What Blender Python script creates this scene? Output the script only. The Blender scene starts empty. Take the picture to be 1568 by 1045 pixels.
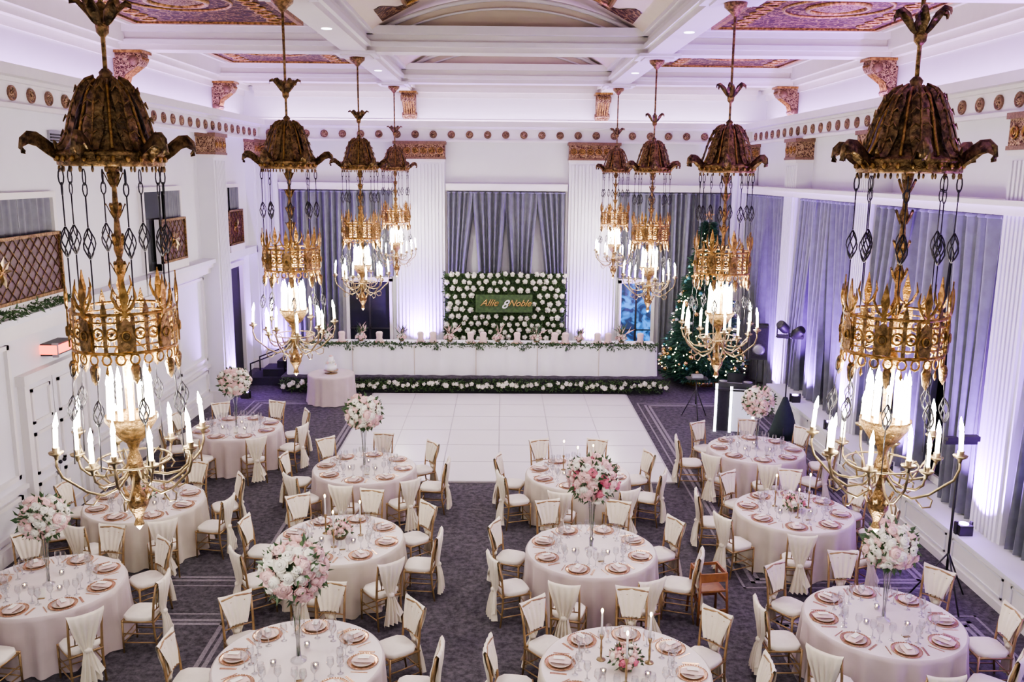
import bpy, math, random
from mathutils import Matrix, Vector
random.seed(7)
rnd=random.random
def U(a,b): return a+(b-a)*rnd()
pi=math.pi
scene=bpy.context.scene

# ------------------------------------------------------------ materials
MATS={}
def mat(name,col,rough=0.6,metal=0.0,emi=None,estr=0.0,noise=0.0,nscale=20.0,bump=0.0,bscale=40.0,col2=None,sheen=0.0,spec=None,alpha=None,trans=0.0):
    m=bpy.data.materials.new(name); m.use_nodes=True
    nt=m.node_tree; b=nt.nodes['Principled BSDF']
    b.inputs['Base Color'].default_value=(*col,1); b.inputs['Roughness'].default_value=rough; b.inputs['Metallic'].default_value=metal
    if spec is not None: b.inputs['Specular IOR Level'].default_value=spec
    if emi: 
        b.inputs['Emission Color'].default_value=(*emi,1); b.inputs['Emission Strength'].default_value=estr
    if sheen: b.inputs['Sheen Weight'].default_value=sheen
    if trans: b.inputs['Transmission Weight'].default_value=trans
    tc=None
    if noise or col2:
        tc=nt.nodes.new('ShaderNodeTexCoord')
        n=nt.nodes.new('ShaderNodeTexNoise'); n.inputs['Scale'].default_value=nscale; n.inputs['Detail'].default_value=3
        nt.links.new(tc.outputs['Object'],n.inputs['Vector'])
        r=nt.nodes.new('ShaderNodeValToRGB')
        c2=col2 if col2 else tuple(max(0,c*(1-noise)) for c in col)
        r.color_ramp.elements[0].position=0.38; r.color_ramp.elements[1].position=0.62
        r.color_ramp.elements[0].color=(*c2,1); r.color_ramp.elements[1].color=(*col,1)
        nt.links.new(n.outputs['Fac'],r.inputs['Fac']); nt.links.new(r.outputs['Color'],b.inputs['Base Color'])
    if bump:
        tc=tc or nt.nodes.new('ShaderNodeTexCoord')
        n=nt.nodes.new('ShaderNodeTexNoise'); n.inputs['Scale'].default_value=bscale; n.inputs['Detail'].default_value=3
        nt.links.new(tc.outputs['Object'],n.inputs['Vector'])
        bp=nt.nodes.new('ShaderNodeBump'); bp.inputs['Strength'].default_value=bump; bp.inputs['Distance'].default_value=0.02
        nt.links.new(n.outputs['Fac'],bp.inputs['Height']); nt.links.new(bp.outputs['Normal'],b.inputs['Normal'])
    MATS[name]=m; return m

WALL=mat('painted_plaster',(0.68,0.67,0.71),0.55,noise=0.02,nscale=3)
TRIM=mat('cream_trim',(0.72,0.69,0.68),0.45,noise=0.03,nscale=5)
CEIL=mat('ceiling_cream',(0.60,0.52,0.40),0.6,noise=0.04,nscale=2)
CEILW=mat('ceiling_white',(0.66,0.62,0.57),0.6,noise=0.03,nscale=2)
GOLD=mat('antique_gold',(0.50,0.29,0.09),0.36,0.9,noise=0.65,nscale=18,bump=0.6,bscale=50)
GOLDS=mat('dull_gold_stem',(0.34,0.21,0.085),0.40,0.85,noise=0.65,nscale=25,bump=0.7,bscale=60)
GOLDD=mat('aged_bronze',(0.27,0.175,0.08),0.40,0.85,col2=(0.06,0.04,0.022),nscale=18,bump=0.6,bscale=40)
IRON=mat('dark_iron',(0.035,0.032,0.04),0.45,0.6,noise=0.3)
BRASS=mat('pale_brass',(0.38,0.29,0.16),0.35,0.85,noise=0.4,nscale=20)
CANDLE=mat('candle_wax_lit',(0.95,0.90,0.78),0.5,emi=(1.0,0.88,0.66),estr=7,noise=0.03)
BULB=mat('flame_bulb',(1,0.95,0.85),0.4,emi=(1.0,0.93,0.82),estr=210,noise=0.01)
FLAME=mat('candle_flame',(1,0.8,0.4),0.4,emi=(1.0,0.6,0.22),estr=40,noise=0.01)
CURT=mat('blue_grey_drape',(0.118,0.126,0.150),0.55,noise=0.2,nscale=6,sheen=0.2)
SHEER=mat('grey_sheer',(0.42,0.42,0.44),0.8,noise=0.05,nscale=6)
CLOTHP=mat('blush_tablecloth_shaded',(0.52,0.43,0.415),0.6,noise=0.08,nscale=4,sheen=0.2)  # taupe blush of the skirts, darkened further to carry their shadow
CLOTHI=mat('ivory_tablecloth_shaded',(0.56,0.50,0.42),0.65,noise=0.08,nscale=4)  # ivory skirt cloth with shadow tone mixed into its colour
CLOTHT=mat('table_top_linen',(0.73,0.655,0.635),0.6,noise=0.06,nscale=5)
CLOTHW=mat('white_linen',(0.80,0.79,0.81),0.65,noise=0.03,nscale=4)
SASH=mat('cream_sash',(0.78,0.71,0.58),0.6,noise=0.06,nscale=8,sheen=0.3)
CHAIRG=mat('champagne_gold_wood',(0.38,0.25,0.12),0.35,0.45,noise=0.2,nscale=15)
CUSH=mat('ivory_cushion',(0.78,0.72,0.64),0.65,noise=0.04)
CHARG=mat('rose_gold_charger',(0.64,0.40,0.25),0.28,0.8,noise=0.25,nscale=30)
PLATE=mat('blush_plate',(0.68,0.55,0.48),0.25,0.1,noise=0.03)
NAPK=mat('pink_napkin',(0.72,0.55,0.51),0.7,noise=0.06)
MENU=mat('menu_card',(0.86,0.82,0.75),0.7,noise=0.03)
ROSEW=mat('rose_white',(0.84,0.81,0.72),0.6,noise=0.12,nscale=30)
ROSEB=mat('rose_blush',(0.82,0.55,0.53),0.6,noise=0.18,nscale=30)
ROSEP=mat('rose_pink',(0.66,0.18,0.26),0.6,noise=0.25,nscale=30)
LEAF=mat('leaf_green',(0.030,0.075,0.025),0.5,col2=(0.06,0.12,0.045),nscale=12)
LEAFD=mat('hedge_green',(0.030,0.065,0.022),0.6,col2=(0.06,0.12,0.035),nscale=12)
PINE=mat('pine_green',(0.010,0.050,0.035),0.6,col2=(0.022,0.085,0.055),nscale=8)
ORNG=mat('ornament_gold',(0.75,0.50,0.18),0.2,0.9,noise=0.05)
ORNW=mat('ornament_white',(0.60,0.62,0.66),0.2,0.4,noise=0.05)
ORNR=mat('ornament_teal',(0.10,0.35,0.38),0.2,0.5,noise=0.05)
FAIRY=mat('fairy_light',(1,0.9,0.7),0.4,emi=(1.0,0.82,0.5),estr=20,noise=0.01)
BLACK=mat('black_plastic',(0.02,0.02,0.022),0.5,noise=0.1)
BLACKC=mat('black_cloth_and_door_shade',(0.02,0.02,0.024),0.9,noise=0.2)  # real black cloth, also the painted darkness of the side doorway
DKGREEN=mat('dark_green_cloth',(0.006,0.018,0.016),0.8,noise=0.2)
WOOD=mat('brown_wood',(0.30,0.12,0.04),0.45,col2=(0.20,0.08,0.03),nscale=9)
DARKGL=mat('dark_glass',(0.02,0.022,0.03),0.08,noise=0.05)
MIRROR=mat('smoky_window_glass',(0.13,0.14,0.15),0.1,0.6,noise=0.1,nscale=2)
LED=mat('booth_led_white',(1,1,1),0.5,emi=(0.93,0.95,1.0),estr=4,noise=0.01)
COVE=mat('cove_led',(1,1,1),0.5,emi=(0.74,0.44,1.0),estr=26,noise=0.01)
COVEW=mat('cove_led_cool',(1,1,1),0.5,emi=(0.88,0.66,1.0),estr=22,noise=0.01)
UPLED=mat('uplight_lens',(1,1,1),0.4,emi=(0.55,0.30,1.0),estr=14,noise=0.01)
SPANDEX=mat('white_spandex_lit',(0.70,0.70,0.78),0.6,emi=(0.8,0.85,1),estr=0.25,noise=0.03)  # faint emission paints the lit look of the booth cloth
REDSIGN=mat('exit_red',(0.8,0.05,0.03),0.4,emi=(1.0,0.12,0.06),estr=3,noise=0.02)
GREY=mat('grey_metal',(0.35,0.35,0.37),0.4,0.7,noise=0.1)
DANCE=mat('dance_floor_gloss',(0.74,0.70,0.72),0.25,noise=0.02,nscale=1.5)
SEAM=mat('dance_floor_seam',(0.38,0.35,0.37),0.5,noise=0.1)
STRIPE=mat('carpet_stripe',(0.22,0.195,0.22),0.95,noise=0.3,nscale=30)

def glassmat():
    m=bpy.data.materials.new('clear_glass'); m.use_nodes=True; nt=m.node_tree; nt.nodes.clear()
    o=nt.nodes.new('ShaderNodeOutputMaterial'); mx=nt.nodes.new('ShaderNodeMixShader')
    t=nt.nodes.new('ShaderNodeBsdfTransparent'); g=nt.nodes.new('ShaderNodeBsdfGlossy'); g.inputs['Roughness'].default_value=0.08
    lw=nt.nodes.new('ShaderNodeLayerWeight'); lw.inputs['Blend'].default_value=0.5
    t.inputs['Color'].default_value=(0.90,0.92,0.94,1)
    nt.links.new(lw.outputs['Facing'],mx.inputs['Fac']); nt.links.new(t.outputs[0],mx.inputs[1]); nt.links.new(g.outputs[0],mx.inputs[2]); nt.links.new(mx.outputs[0],o.inputs[0])
    return m
GLASS=glassmat()

def ornate(name,base,gold,scale,t0=.03,t1=.10,metal=0.1,rough=.6):
    m=bpy.data.materials.new(name); m.use_nodes=True; nt=m.node_tree; b=nt.nodes['Principled BSDF']
    tc=nt.nodes.new('ShaderNodeTexCoord'); n=nt.nodes.new('ShaderNodeTexNoise'); n.inputs['Scale'].default_value=scale*0.6; n.inputs['Detail'].default_value=1
    n.inputs['Distortion'].default_value=1.6
    v=nt.nodes.new('ShaderNodeTexVoronoi'); v.feature='DISTANCE_TO_EDGE'; v.inputs['Scale'].default_value=scale
    mixv=nt.nodes.new('ShaderNodeMix'); mixv.data_type='VECTOR'; mixv.inputs['Factor'].default_value=0.25
    nt.links.new(tc.outputs['Object'],n.inputs['Vector'])
    nt.links.new(tc.outputs['Object'],mixv.inputs[4]); nt.links.new(n.outputs['Color'],mixv.inputs[5])
    nt.links.new(mixv.outputs[1],v.inputs['Vector'])
    r=nt.nodes.new('ShaderNodeValToRGB'); e=r.color_ramp.elements
    e[0].position=t0; e[0].color=(*gold,1); e[1].position=t1; e[1].color=(*base,1)
    nt.links.new(v.outputs['Distance'],r.inputs['Fac']); nt.links.new(r.outputs['Color'],b.inputs['Base Color'])
    bp=nt.nodes.new('ShaderNodeBump'); bp.inputs['Strength'].default_value=1.0; bp.inputs['Distance'].default_value=0.04; bp.invert=True
    nt.links.new(v.outputs['Distance'],bp.inputs['Height']); nt.links.new(bp.outputs['Normal'],b.inputs['Normal'])
    b.inputs['Roughness'].default_value=rough; b.inputs['Metallic'].default_value=metal; b.inputs['Specular IOR Level'].default_value=.2
    return m
ORNATE=ornate('ornate_brown_gold',(0.040,0.014,0.010),(0.27,0.17,0.07),6.5,.02,.09)
ORNCAP=ornate('ornate_gilded_plaster',(0.09,0.038,0.03),(0.44,0.29,0.17),13.0,.05,.20)
LATT=mat('red_lacquer',(0.060,0.010,0.014),0.5,noise=0.3)
PLUM=mat('rosette_gilt',(0.25,0.14,0.09),0.45,0.4,noise=0.4,nscale=30)

def carpetmat():
    m=bpy.data.materials.new('purple_grey_carpet'); m.use_nodes=True; nt=m.node_tree; b=nt.nodes['Principled BSDF']
    tc=nt.nodes.new('ShaderNodeTexCoord')
    n=nt.nodes.new('ShaderNodeTexNoise'); n.inputs['Scale'].default_value=11; n.inputs['Detail'].default_value=6; n.inputs['Roughness'].default_value=0.75
    nt.links.new(tc.outputs['Object'],n.inputs['Vector'])
    r=nt.nodes.new('ShaderNodeValToRGB'); e=r.color_ramp.elements
    e[0].position=0.40; e[0].color=(0.042,0.038,0.046,1); e[1].position=0.66; e[1].color=(0.120,0.108,0.124,1)
    nt.links.new(n.outputs['Fac'],r.inputs['Fac']); nt.links.new(r.outputs['Color'],b.inputs['Base Color'])
    b.inputs['Roughness'].default_value=0.95; b.inputs['Specular IOR Level'].default_value=0.15
    bp=nt.nodes.new('ShaderNodeBump'); bp.inputs['Strength'].default_value=0.4; bp.inputs['Distance'].default_value=0.01
    n2=nt.nodes.new('ShaderNodeTexNoise'); n2.inputs['Scale'].default_value=60
    nt.links.new(tc.outputs['Object'],n2.inputs['Vector']); nt.links.new(n2.outputs['Fac'],bp.inputs['Height']); nt.links.new(bp.outputs['Normal'],b.inputs['Normal'])
    return m
CARPET=carpetmat()
def screenmat():
    m=bpy.data.materials.new('blue_screen'); m.use_nodes=True; nt=m.node_tree; b=nt.nodes['Principled BSDF']
    tc=nt.nodes.new('ShaderNodeTexCoord'); n=nt.nodes.new('ShaderNodeTexNoise'); n.inputs['Scale'].default_value=3; n.inputs['Distortion'].default_value=1
    nt.links.new(tc.outputs['Object'],n.inputs['Vector'])
    r=nt.nodes.new('ShaderNodeValToRGB'); e=r.color_ramp.elements
    e[0].position=0.45; e[0].color=(0.005,0.02,0.08,1); e[1].position=0.62; e[1].color=(0.03,0.30,1.0,1)
    nt.links.new(n.outputs['Fac'],r.inputs['Fac']); nt.links.new(r.outputs['Color'],b.inputs['Emission Color']); b.inputs['Emission Strength'].default_value=1.1
    b.inputs['Base Color'].default_value=(0.02,0.02,0.03,1)
    return m
SCREEN=screenmat()

# ------------------------------------------------------------ mesh builder
class MB:
    def __init__(s): s.v=[];s.f=[];s.mi=[];s.sm=[];s.mats=[]
    def mid(s,m):
        if m not in s.mats: s.mats.append(m)
        return s.mats.index(m)
    def add(s,vs,fs,m,smooth=False,M=None):
        o=len(s.v)
        if M is not None: vs=[M@Vector(v) for v in vs]
        s.v.extend([tuple(v) for v in vs]); i=s.mid(m)
        for f in fs: s.f.append(tuple(a+o for a in f)); s.mi.append(i); s.sm.append(smooth)
    def box(s,x0,x1,y0,y1,z0,z1,m,M=None):
        vs=[(x0,y0,z0),(x1,y0,z0),(x1,y1,z0),(x0,y1,z0),(x0,y0,z1),(x1,y0,z1),(x1,y1,z1),(x0,y1,z1)]
        s.add(vs,[(0,3,2,1),(4,5,6,7),(0,1,5,4),(1,2,6,5),(2,3,7,6),(3,0,4,7)],m,False,M)
    def lathe(s,prof,m,n=16,M=None,smooth=True,cap=True):
        vs=[];fs=[]
        for (r,z) in prof:
            for i in range(n):
                a=2*pi*i/n; vs.append((r*math.cos(a),r*math.sin(a),z))
        for k in range(len(prof)-1):
            for i in range(n):
                j=(i+1)%n; fs.append((k*n+i,k*n+j,(k+1)*n+j,(k+1)*n+i))
        if cap:
            if prof[0][0]>1e-4: fs.append(tuple(range(n))[::-1])
            if prof[-1][0]>1e-4: fs.append(tuple((len(prof)-1)*n+i for i in range(n)))
        s.add(vs,fs,m,smooth,M)
    def tube(s,pts,r,m,n=6,M=None,closed=False,smooth=True):
        pts=[Vector(p) for p in pts]; N=len(pts); vs=[];fs=[]
        rs=r if isinstance(r,(list,tuple)) else [r]*N
        up=Vector((0,0,1))
        pu=None
        for k in range(N):
            if closed: t=pts[(k+1)%N]-pts[k-1]
            else: t=pts[min(k+1,N-1)]-pts[max(k-1,0)]
            if t.length<1e-9: t=Vector((0,0,1))
            t.normalize()
            if pu is None:
                ref=up if abs(t.z)<0.9 else Vector((1,0,0))
            else: ref=pu
            a=t.cross(ref)
            if a.length<1e-4: a=t.cross(Vector((0.3,1,0.2)))
            a.normalize(); b=a.cross(t); b.normalize(); pu=b
            for i in range(n):
                g=2*pi*i/n; vs.append(pts[k]+a*math.cos(g)*rs[k]+b*math.sin(g)*rs[k])
        K=N if closed else N-1
        for k in range(K):
            k2=(k+1)%N
            for i in range(n):
                j=(i+1)%n; fs.append((k*n+i,k*n+j,k2*n+j,k2*n+i))
        if not closed:
            fs.append(tuple(range(n))[::-1]); fs.append(tuple((N-1)*n+i for i in range(n)))
        s.add(vs,fs,m,smooth,M)
    def sphere(s,c,r,m,nu=8,nv=6,sz=1.0,M=None):
        prof=[(max(1e-5,r*math.sin(pi*k/nv)),-r*sz*math.cos(pi*k/nv)) for k in range(nv+1)]
        T=Matrix.Translation(Vector(c)); 
        if M is not None: T=M@T
        s.lathe(prof,m,nu,T,True,False)
    def torus(s,R,r,m,M=None,nu=12,nv=5,sx=1,sy=1):
        s.tube([(R*sx*math.cos(2*pi*i/nu),R*sy*math.sin(2*pi*i/nu),0) for i in range(nu)],r,m,nv,M,True)
    def prism(s,poly,y0,y1,m,M=None,smooth=False):
        n=len(poly); vs=[(p[0],y0,p[1]) for p in poly]+[(p[0],y1,p[1]) for p in poly]
        fs=[tuple(range(n)),tuple(range(2*n-1,n-1,-1))]+[(i,n+i,n+(i+1)%n,(i+1)%n) for i in range(n)]
        s.add(vs,fs,m,smooth,M)
    def leaf(s,base,d,L,W,m,droop=0.2):
        d=Vector(d).normalized(); ref=Vector((rnd()-.5,rnd()-.5,rnd()-.5)); sd=d.cross(ref)
        if sd.length<1e-3: sd=Vector((1,0,0))
        sd.normalize(); b=Vector(base); mid=b+d*L*0.5; n=sd.cross(d)
        s.add([b,mid+sd*W*.5+n*W*.15,mid-sd*W*.5+n*W*.15,b+d*L-n*L*droop],[(0,1,3,2)],m)
    def rose(s,c,d,r,m):
        d=Vector(d).normalized(); q=d.to_track_quat('Z','Y').to_matrix().to_4x4()
        T=Matrix.Translation(Vector(c))@q@Matrix.Rotation(U(0,6.28),4,'Z')
        s.lathe([(r*.62,-r*.45),(r*.95,-r*.05),(r*.80,r*.30),(r*.5,r*.25)],m,7,T,True,False)
        s.lathe([(r*.60,0),(r*.62,r*.42),(r*.38,r*.45)],m,6,T@Matrix.Rotation(.5,4,'Z'),True,False)
        s.lathe([(r*.34,r*.2),(r*.30,r*.58),(r*.02,r*.50)],m,5,T,True,False)
        for k in range(5):
            a=2*pi*k/5+U(-.2,.2); ca,sa=math.cos(a),math.sin(a); ta=(-sa,ca)
            vs=[]
            for (rr,zz,w) in ((.55,-.35,.35),(1.0,-.12,.52),(1.18,.18,.30)):
                for sgn in (-1,1):
                    vs.append((r*(rr*ca+sgn*w*ta[0]),r*(rr*sa+sgn*w*ta[1]),r*zz))
            s.add(vs,[(0,1,3,2),(2,3,5,4)],m,True,T)
    def mesh(s,name):
        me=bpy.data.meshes.new(name); me.from_pydata(s.v,[],s.f)
        for m in s.mats: me.materials.append(m)
        me.polygons.foreach_set('material_index',s.mi); me.polygons.foreach_set('use_smooth',s.sm)
        me.update(); return me
    def obj(s,name,loc=(0,0,0),rz=0,parent=None):
        return inst(s.mesh(name),name,loc,rz,parent=parent)
def inst(me,name,loc=(0,0,0),rz=0,sc=1.0,parent=None):
    o=bpy.data.objects.new(name,me); scene.collection.objects.link(o); o.location=loc; o.rotation_euler=(0,0,rz); o.scale=(sc,sc,sc)
    if parent: o.parent=parent
    return o
def quick(name,boxes):
    mb=MB()
    for b in boxes: mb.box(*b)
    return mb.obj(name)
def light(name,kind,loc,energy,col=(1,1,1),size=0.2,rot=None,spot=None,parent=None):
    l=bpy.data.lights.new(name,kind); l.energy=energy; l.color=col
    if kind=='AREA': l.size=size
    else: l.shadow_soft_size=size
    if spot: l.spot_size=spot; l.spot_blend=0.8
    o=bpy.data.objects.new(name,l); scene.collection.objects.link(o); o.location=loc
    if rot: o.rotation_euler=rot
    if parent: o.parent=parent
    return o

# ------------------------------------------------------------ room shell
YS=-1.5; YN=27.5
quick('floor',[(-8.2,8.2,YS,28.1,-0.2,0,CARPET)])
quick('wall_north',[(-8.2,8.2,YN,28.1,0,7.3,WALL),(-8.2,8.2,28.0,28.2,7.3,9.0,WALL)])
quick('wall_east',[(7.7,8.2,YS,YN,0,7.3,WALL),(8.05,8.25,YS,28.1,7.3,9.0,WALL)])
quick('wall_west',[(-8.2,-7.7,YS,YN,0,7.3,WALL),(-8.25,-8.05,YS,28.1,7.3,9.0,WALL)])
def entab(name,side):
    mb=MB()
    if side=='n':
        mb.box(-7.45,7.45,27.28,27.5,6.88,7.3,TRIM)
        mb.box(-7.4,7.4,27.22,27.28,6.86,6.93,TRIM); mb.box(-7.4,7.4,27.2,27.28,7.24,7.3,TRIM)
        mb.box(-7.3,7.3,27.1,27.5,7.3,7.36,TRIM); mb.box(-7.25,7.25,27.02,27.1,7.3,7.46,TRIM)
        mb.box(-7.7,7.7,27.95,28.0,8.2,8.36,TRIM); mb.box(-7.7,7.7,27.8,27.95,8.36,8.5,TRIM)
        mb.box(-7.9,7.9,27.95,28.0,7.5,7.56,TRIM)
    else:
        s=1 if side=='e' else -1
        def B(x0,x1,y0,y1,z0,z1):
            a,b=sorted((s*x0,s*x1)); mb.box(a,b,y0,y1,z0,z1,TRIM)
        B(7.45,7.7,YS,27.5,6.88,7.3); B(7.38,7.45,YS,27.3,6.86,6.93); B(7.36,7.45,YS,27.3,7.24,7.3)
        B(7.25,7.7,YS,27.1,7.3,7.36); B(7.17,7.25,YS,27.1,7.3,7.46)
        B(8.0,8.05,YS,28,8.2,8.36); B(7.85,8.05,YS,28,8.36,8.5); B(8.0,8.05,YS,28,7.5,7.56)
    mb.obj(name)
entab('trim_1','n'); entab('trim_2','e'); entab('trim_3','w')
quick('cove_light_strip',[(-7.3,7.3,27.55,27.6,7.38,7.42,COVEW)])
quick('cove_light_strip',[(7.72,7.77,YS,27.3,7.38,7.42,COVE)])
quick('cove_light_strip',[(-7.77,-7.72,YS,27.3,7.38,7.42,COVE)])
ros=MB()
def rosette(mb,M):
    mb.lathe([(.115,0),(.115,.03),(.10,.04),(.085,.02)],PLUM,14,M,True,False)
    mb.lathe([(.085,.01),(.07,.03),(.05,.02),(.035,.05),(.0001,.06)],ORNCAP,10,M,True,False)
x=-7.1
while x<7.2:
    rosette(ros,Matrix.Translation((x,27.28,7.08))@Matrix.Rotation(pi/2,4,'X')); x+=0.546
y=5.0
while y<27.1:
    rosette(ros,Matrix.Translation((7.45,y,7.08))@Matrix.Rotation(-pi/2,4,'Y'))
    rosette(ros,Matrix.Translation((-7.45,y,7.08))@Matrix.Rotation(pi/2,4,'Y')); y+=0.546
ros.obj('trim_rosettes')
cb=MB()
prof=[(0,0),(.12,.03),(.2,.12),(.16,.22),(.2,.32),(.38,.42),(.52,.52),(.58,.62),(.56,.74),(0,.74)]
cb.prism(prof,-.2,.2,ORNCAP)
for k in (-.21,.21):
    cb.lathe([(.0001,-.02),(.1,-.02),(.1,.02),(.0001,.02)],PLUM,12,Matrix.Translation((.42,k,.6))@Matrix.Rotation(pi/2,4,'X'))
    cb.lathe([(.0001,-.02),(.08,-.02),(.08,.02),(.0001,.02)],PLUM,12,Matrix.Translation((.1,k,.12))@Matrix.Rotation(pi/2,4,'X'))
cb.box(0,.62,-.26,.26,.74,.795,GOLD)
for k in range(5): cb.tube([(.14,-.14+.07*k,.05),(.22,-.14+.07*k,.3),(.45,-.14+.07*k,.47),(.6,-.14+.07*k,.66)],.018,GOLD,5)
cbm=cb.mesh('corbel')
for yy in (6.45,12.7,19.0,25.2):
    inst(cbm,'ornate_corbel',(8.04,yy,7.56),pi); inst(cbm,'ornate_corbel',(-8.04,yy,7.56),0)
for xx in (-2.95,2.95): inst(cbm,'ornate_corbel',(xx,27.99,7.56),-pi/2)

# ------------------------------------------------------------ ceiling
ce=MB()
for s in (-1,1):
    a,b=sorted((s*3.1,s*8.3)); ce.box(a,b,YS,28.2,8.85,9.0,CEILW)
W=2.8; N=20
def arc(x,rise=0.95): 
    R=(W*W+rise*rise)/(2*rise); return 8.72+math.sqrt(R*R-x*x)-(R-rise)
vs=[];fs=[]
for i in range(N+1):
    x=-W+2*W*i/N; z=arc(x); vs+= [(x,YS,z),(x,28.2,z)]
for i in range(N): fs.append((2*i,2*i+2,2*i+3,2*i+1))
ce.add(vs,fs,CEIL,True)
ce.obj('ceiling')
bm=MB()
for s in (-1,1):
    def B(x0,x1,z0,z1,m=CEILW):
        a,b=sorted((s*x0,s*x1)); bm.box(a,b,YS,28.0,z0,z1,m)
    B(2.85,3.35,8.36,8.86); B(2.77,3.43,8.46,8.56,TRIM); B(2.72,3.5,8.7,8.86,TRIM)
    B(7.75,8.05,8.5,8.86,TRIM)
TY=(0.2,6.45,12.7,19.0,25.2)
for ty in TY:
    bm.box(-8.05,8.05,ty-.25,ty+.25,8.362,8.86,CEILW); bm.box(-8.05,8.05,ty-.33,ty+.33,8.462,8.558,TRIM); bm.box(-8.05,8.05,ty-.4,ty+.4,8.7,8.86,TRIM)
    for s in (-1,1):
        bm.box(s*3.1-.42,s*3.1+.42,ty-.42,ty+.42,8.31,8.37,TRIM)
        bm.box(s*3.1-.3,s*3.1+.3,ty-.3,ty+.3,8.28,8.31,CEILW)
    poly=[(-W,8.8)]+[(-W+2*W*i/N,arc(-W+2*W*i/N,.72)) for i in range(N+1)]+[(W,8.8)]
    bm.prism(poly,ty-.12,ty+.12,CEIL)
    for rr,off in ((.05,-.03),(.025,-.22)):
        for sgn in (-1,1):
            pts=[(-W+2*W*i/N,ty+sgn*.15,arc(-W+2*W*i/N,.74)+off) for i in range(N+1)]
            bm.tube(pts,rr,TRIM,6)
for yy in (27.8,): bm.box(-8.05,8.05,yy,28.0,8.5,8.86,CEILW)
bm.obj('trim_ceiling_beams')
cp=MB()
ys=list(TY)+[28.0]
for i in range(len(ys)-1):
    y0=ys[i]+.4; y1=ys[i+1]-.4
    if y1-y0<2.5: 
        y0+= .1; y1-=.1
    for s in (-1,1):
        a,b=sorted((s*4.1,s*7.2))
        m=.55
        cp.box(a,b,y0+m,y1-m,8.80,8.86,ORNATE)
        for (p,q,r,t) in ((a-.1,b+.1,y0+m-.1,y0+m),(a-.1,b+.1,y1-m,y1-m+.1),(a-.1,a,y0+m,y1-m),(b,b+.1,y0+m,y1-m)):
            cp.box(p,q,r,t,8.76,8.86,GOLD)
        cx,cy=(a+b)/2,(y0+y1)/2
        cp.torus(.5,.05,GOLD,Matrix.Translation((cx,cy,8.79)),24,6)
        cp.torus(.9,.03,GOLD,Matrix.Translation((cx,cy,8.79)),28,6)
        cp.lathe([(.0001,-.05),(.3,-.04),(.45,0)],ORNCAP,16,Matrix.Translation((cx,cy,8.8)),True,False)
        for q in range(10):
            for sg in (-1,1):
                sx=cx+sg*1.2; sy=y0+m+.35+(y1-y0-2*m-.7)*q/9
                cp.torus(.14,.025,GOLD,Matrix.Translation((sx,sy,8.79)),12,5)
        for (p,q,r,t) in ((a-.35,b+.35,y0+.16,y0+.24),(a-.35,b+.35,y1-.24,y1-.16),(a-.35,a-.27,y0+.2,y1-.2),(b+.27,b+.35,y0+.2,y1-.2)):
            cp.box(p,q,r,t,8.78,8.86,TRIM)
    if i>=len(ys)-3: continue
    vs=[];fs=[];K=14
    for k in range(K+1):
        x=-2.0+4.0*k/K; z=arc(x)-.03; vs+=[(x,y0+.5,z),(x,y1-.5,z)]
    for k in range(K): fs.append((2*k,2*k+1,2*k+3,2*k+2))
    cp.add(vs,fs,ORNATE,True)
    for yy in (y0+.5,y1-.5): cp.tube([(-2.0+4.0*k/K,yy,arc(-2.0+4.0*k/K)-.03) for k in range(K+1)],.05,GOLD,6)
    for x in (-2.0,2.0): cp.tube([(x,y0+.5,arc(x)-.03),(x,y1-.5,arc(x)-.03)],.05,GOLD,6)
for (yy,y2) in ((13.2,14.3),(18.5,17.3)):
    for s in (-1,1):
        vs=[(s*2.5,yy,arc(2.5)-.02),(s*1.75,yy,arc(1.75)-.02),(s*2.15,(yy*2+y2)/3,arc(2.15)-.02),(s*2.38,y2,arc(2.38)-.02),(s*2.5,y2,arc(2.5)-.02)]
        cp.add(vs,[(0,1,2,3,4)],ORNATE)
cp.obj('trim_ceiling_ornate_panels')

# ------------------------------------------------------------ pilasters
def pilaster(mb,cx,cy,w,d,axis,z0=0,z1=6.35):
    def B(u0,u1,v0,v1,za,zb,m):
        if axis=='n': mb.box(cx+u0,cx+u1,cy-v1,cy-v0,za,zb,m)
        elif axis=='e': mb.box(cx-v1,cx-v0,cy+u0,cy+u1,za,zb,m)
        else: mb.box(cx+v0,cx+v1,cy+u0,cy+u1,za,zb,m)
    h=w/2
    B(-h,h,0,d,z0,z1,WALL)
    n=max(4,int(w/0.11)); st=(w-.12)/n
    for i in range(n):
        u=-h+.06+i*st; B(u+st*.22,u+st*.78,d,d+.04,z0+.5,z1-.15,WALL)
    B(-h-.04,h+.04,0,d+.05,z0,z0+.3,TRIM); B(-h-.02,h+.02,0,d+.04,z1-.08,z1,TRIM)
    B(-h-.01,h+.01,0,d+.05,z1,z1+.53,ORNCAP); B(-h-.05,h+.05,0,d+.09,z1+.44,z1+.53,PLUM); B(-h-.03,h+.03,0,d+.07,z1,z1+.06,PLUM)
    k=max(2,int(w/.24)); 
    for i in range(k):
        u=-h+w*(i+.5)/k
        if axis=='n': M=Matrix.Translation((cx+u,cy-d-.06,z1+.25))@Matrix.Rotation(pi/2,4,'X')
        elif axis=='e': M=Matrix.Translation((cx-d-.06,cy+u,z1+.25))@Matrix.Rotation(pi/2,4,'Y')
        else: M=Matrix.Translation((cx+d+.06,cy+u,z1+.25))@Matrix.Rotation(pi/2,4,'Y')
        mb.torus(.085,.02,GOLD,M,12,5); mb.torus(.035,.018,GOLD,M,8,4)
pn=MB()
pilaster(pn,-2.6,27.5,1.5,.3,'n',.0); pilaster(pn,2.68,27.5,1.5,.3,'n',.0)
pilaster(pn,-7.3,27.5,.75,.25,'n'); pilaster(pn,7.3,27.5,.75,.25,'n')
pn.obj('trim_pilasters_north')
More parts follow.
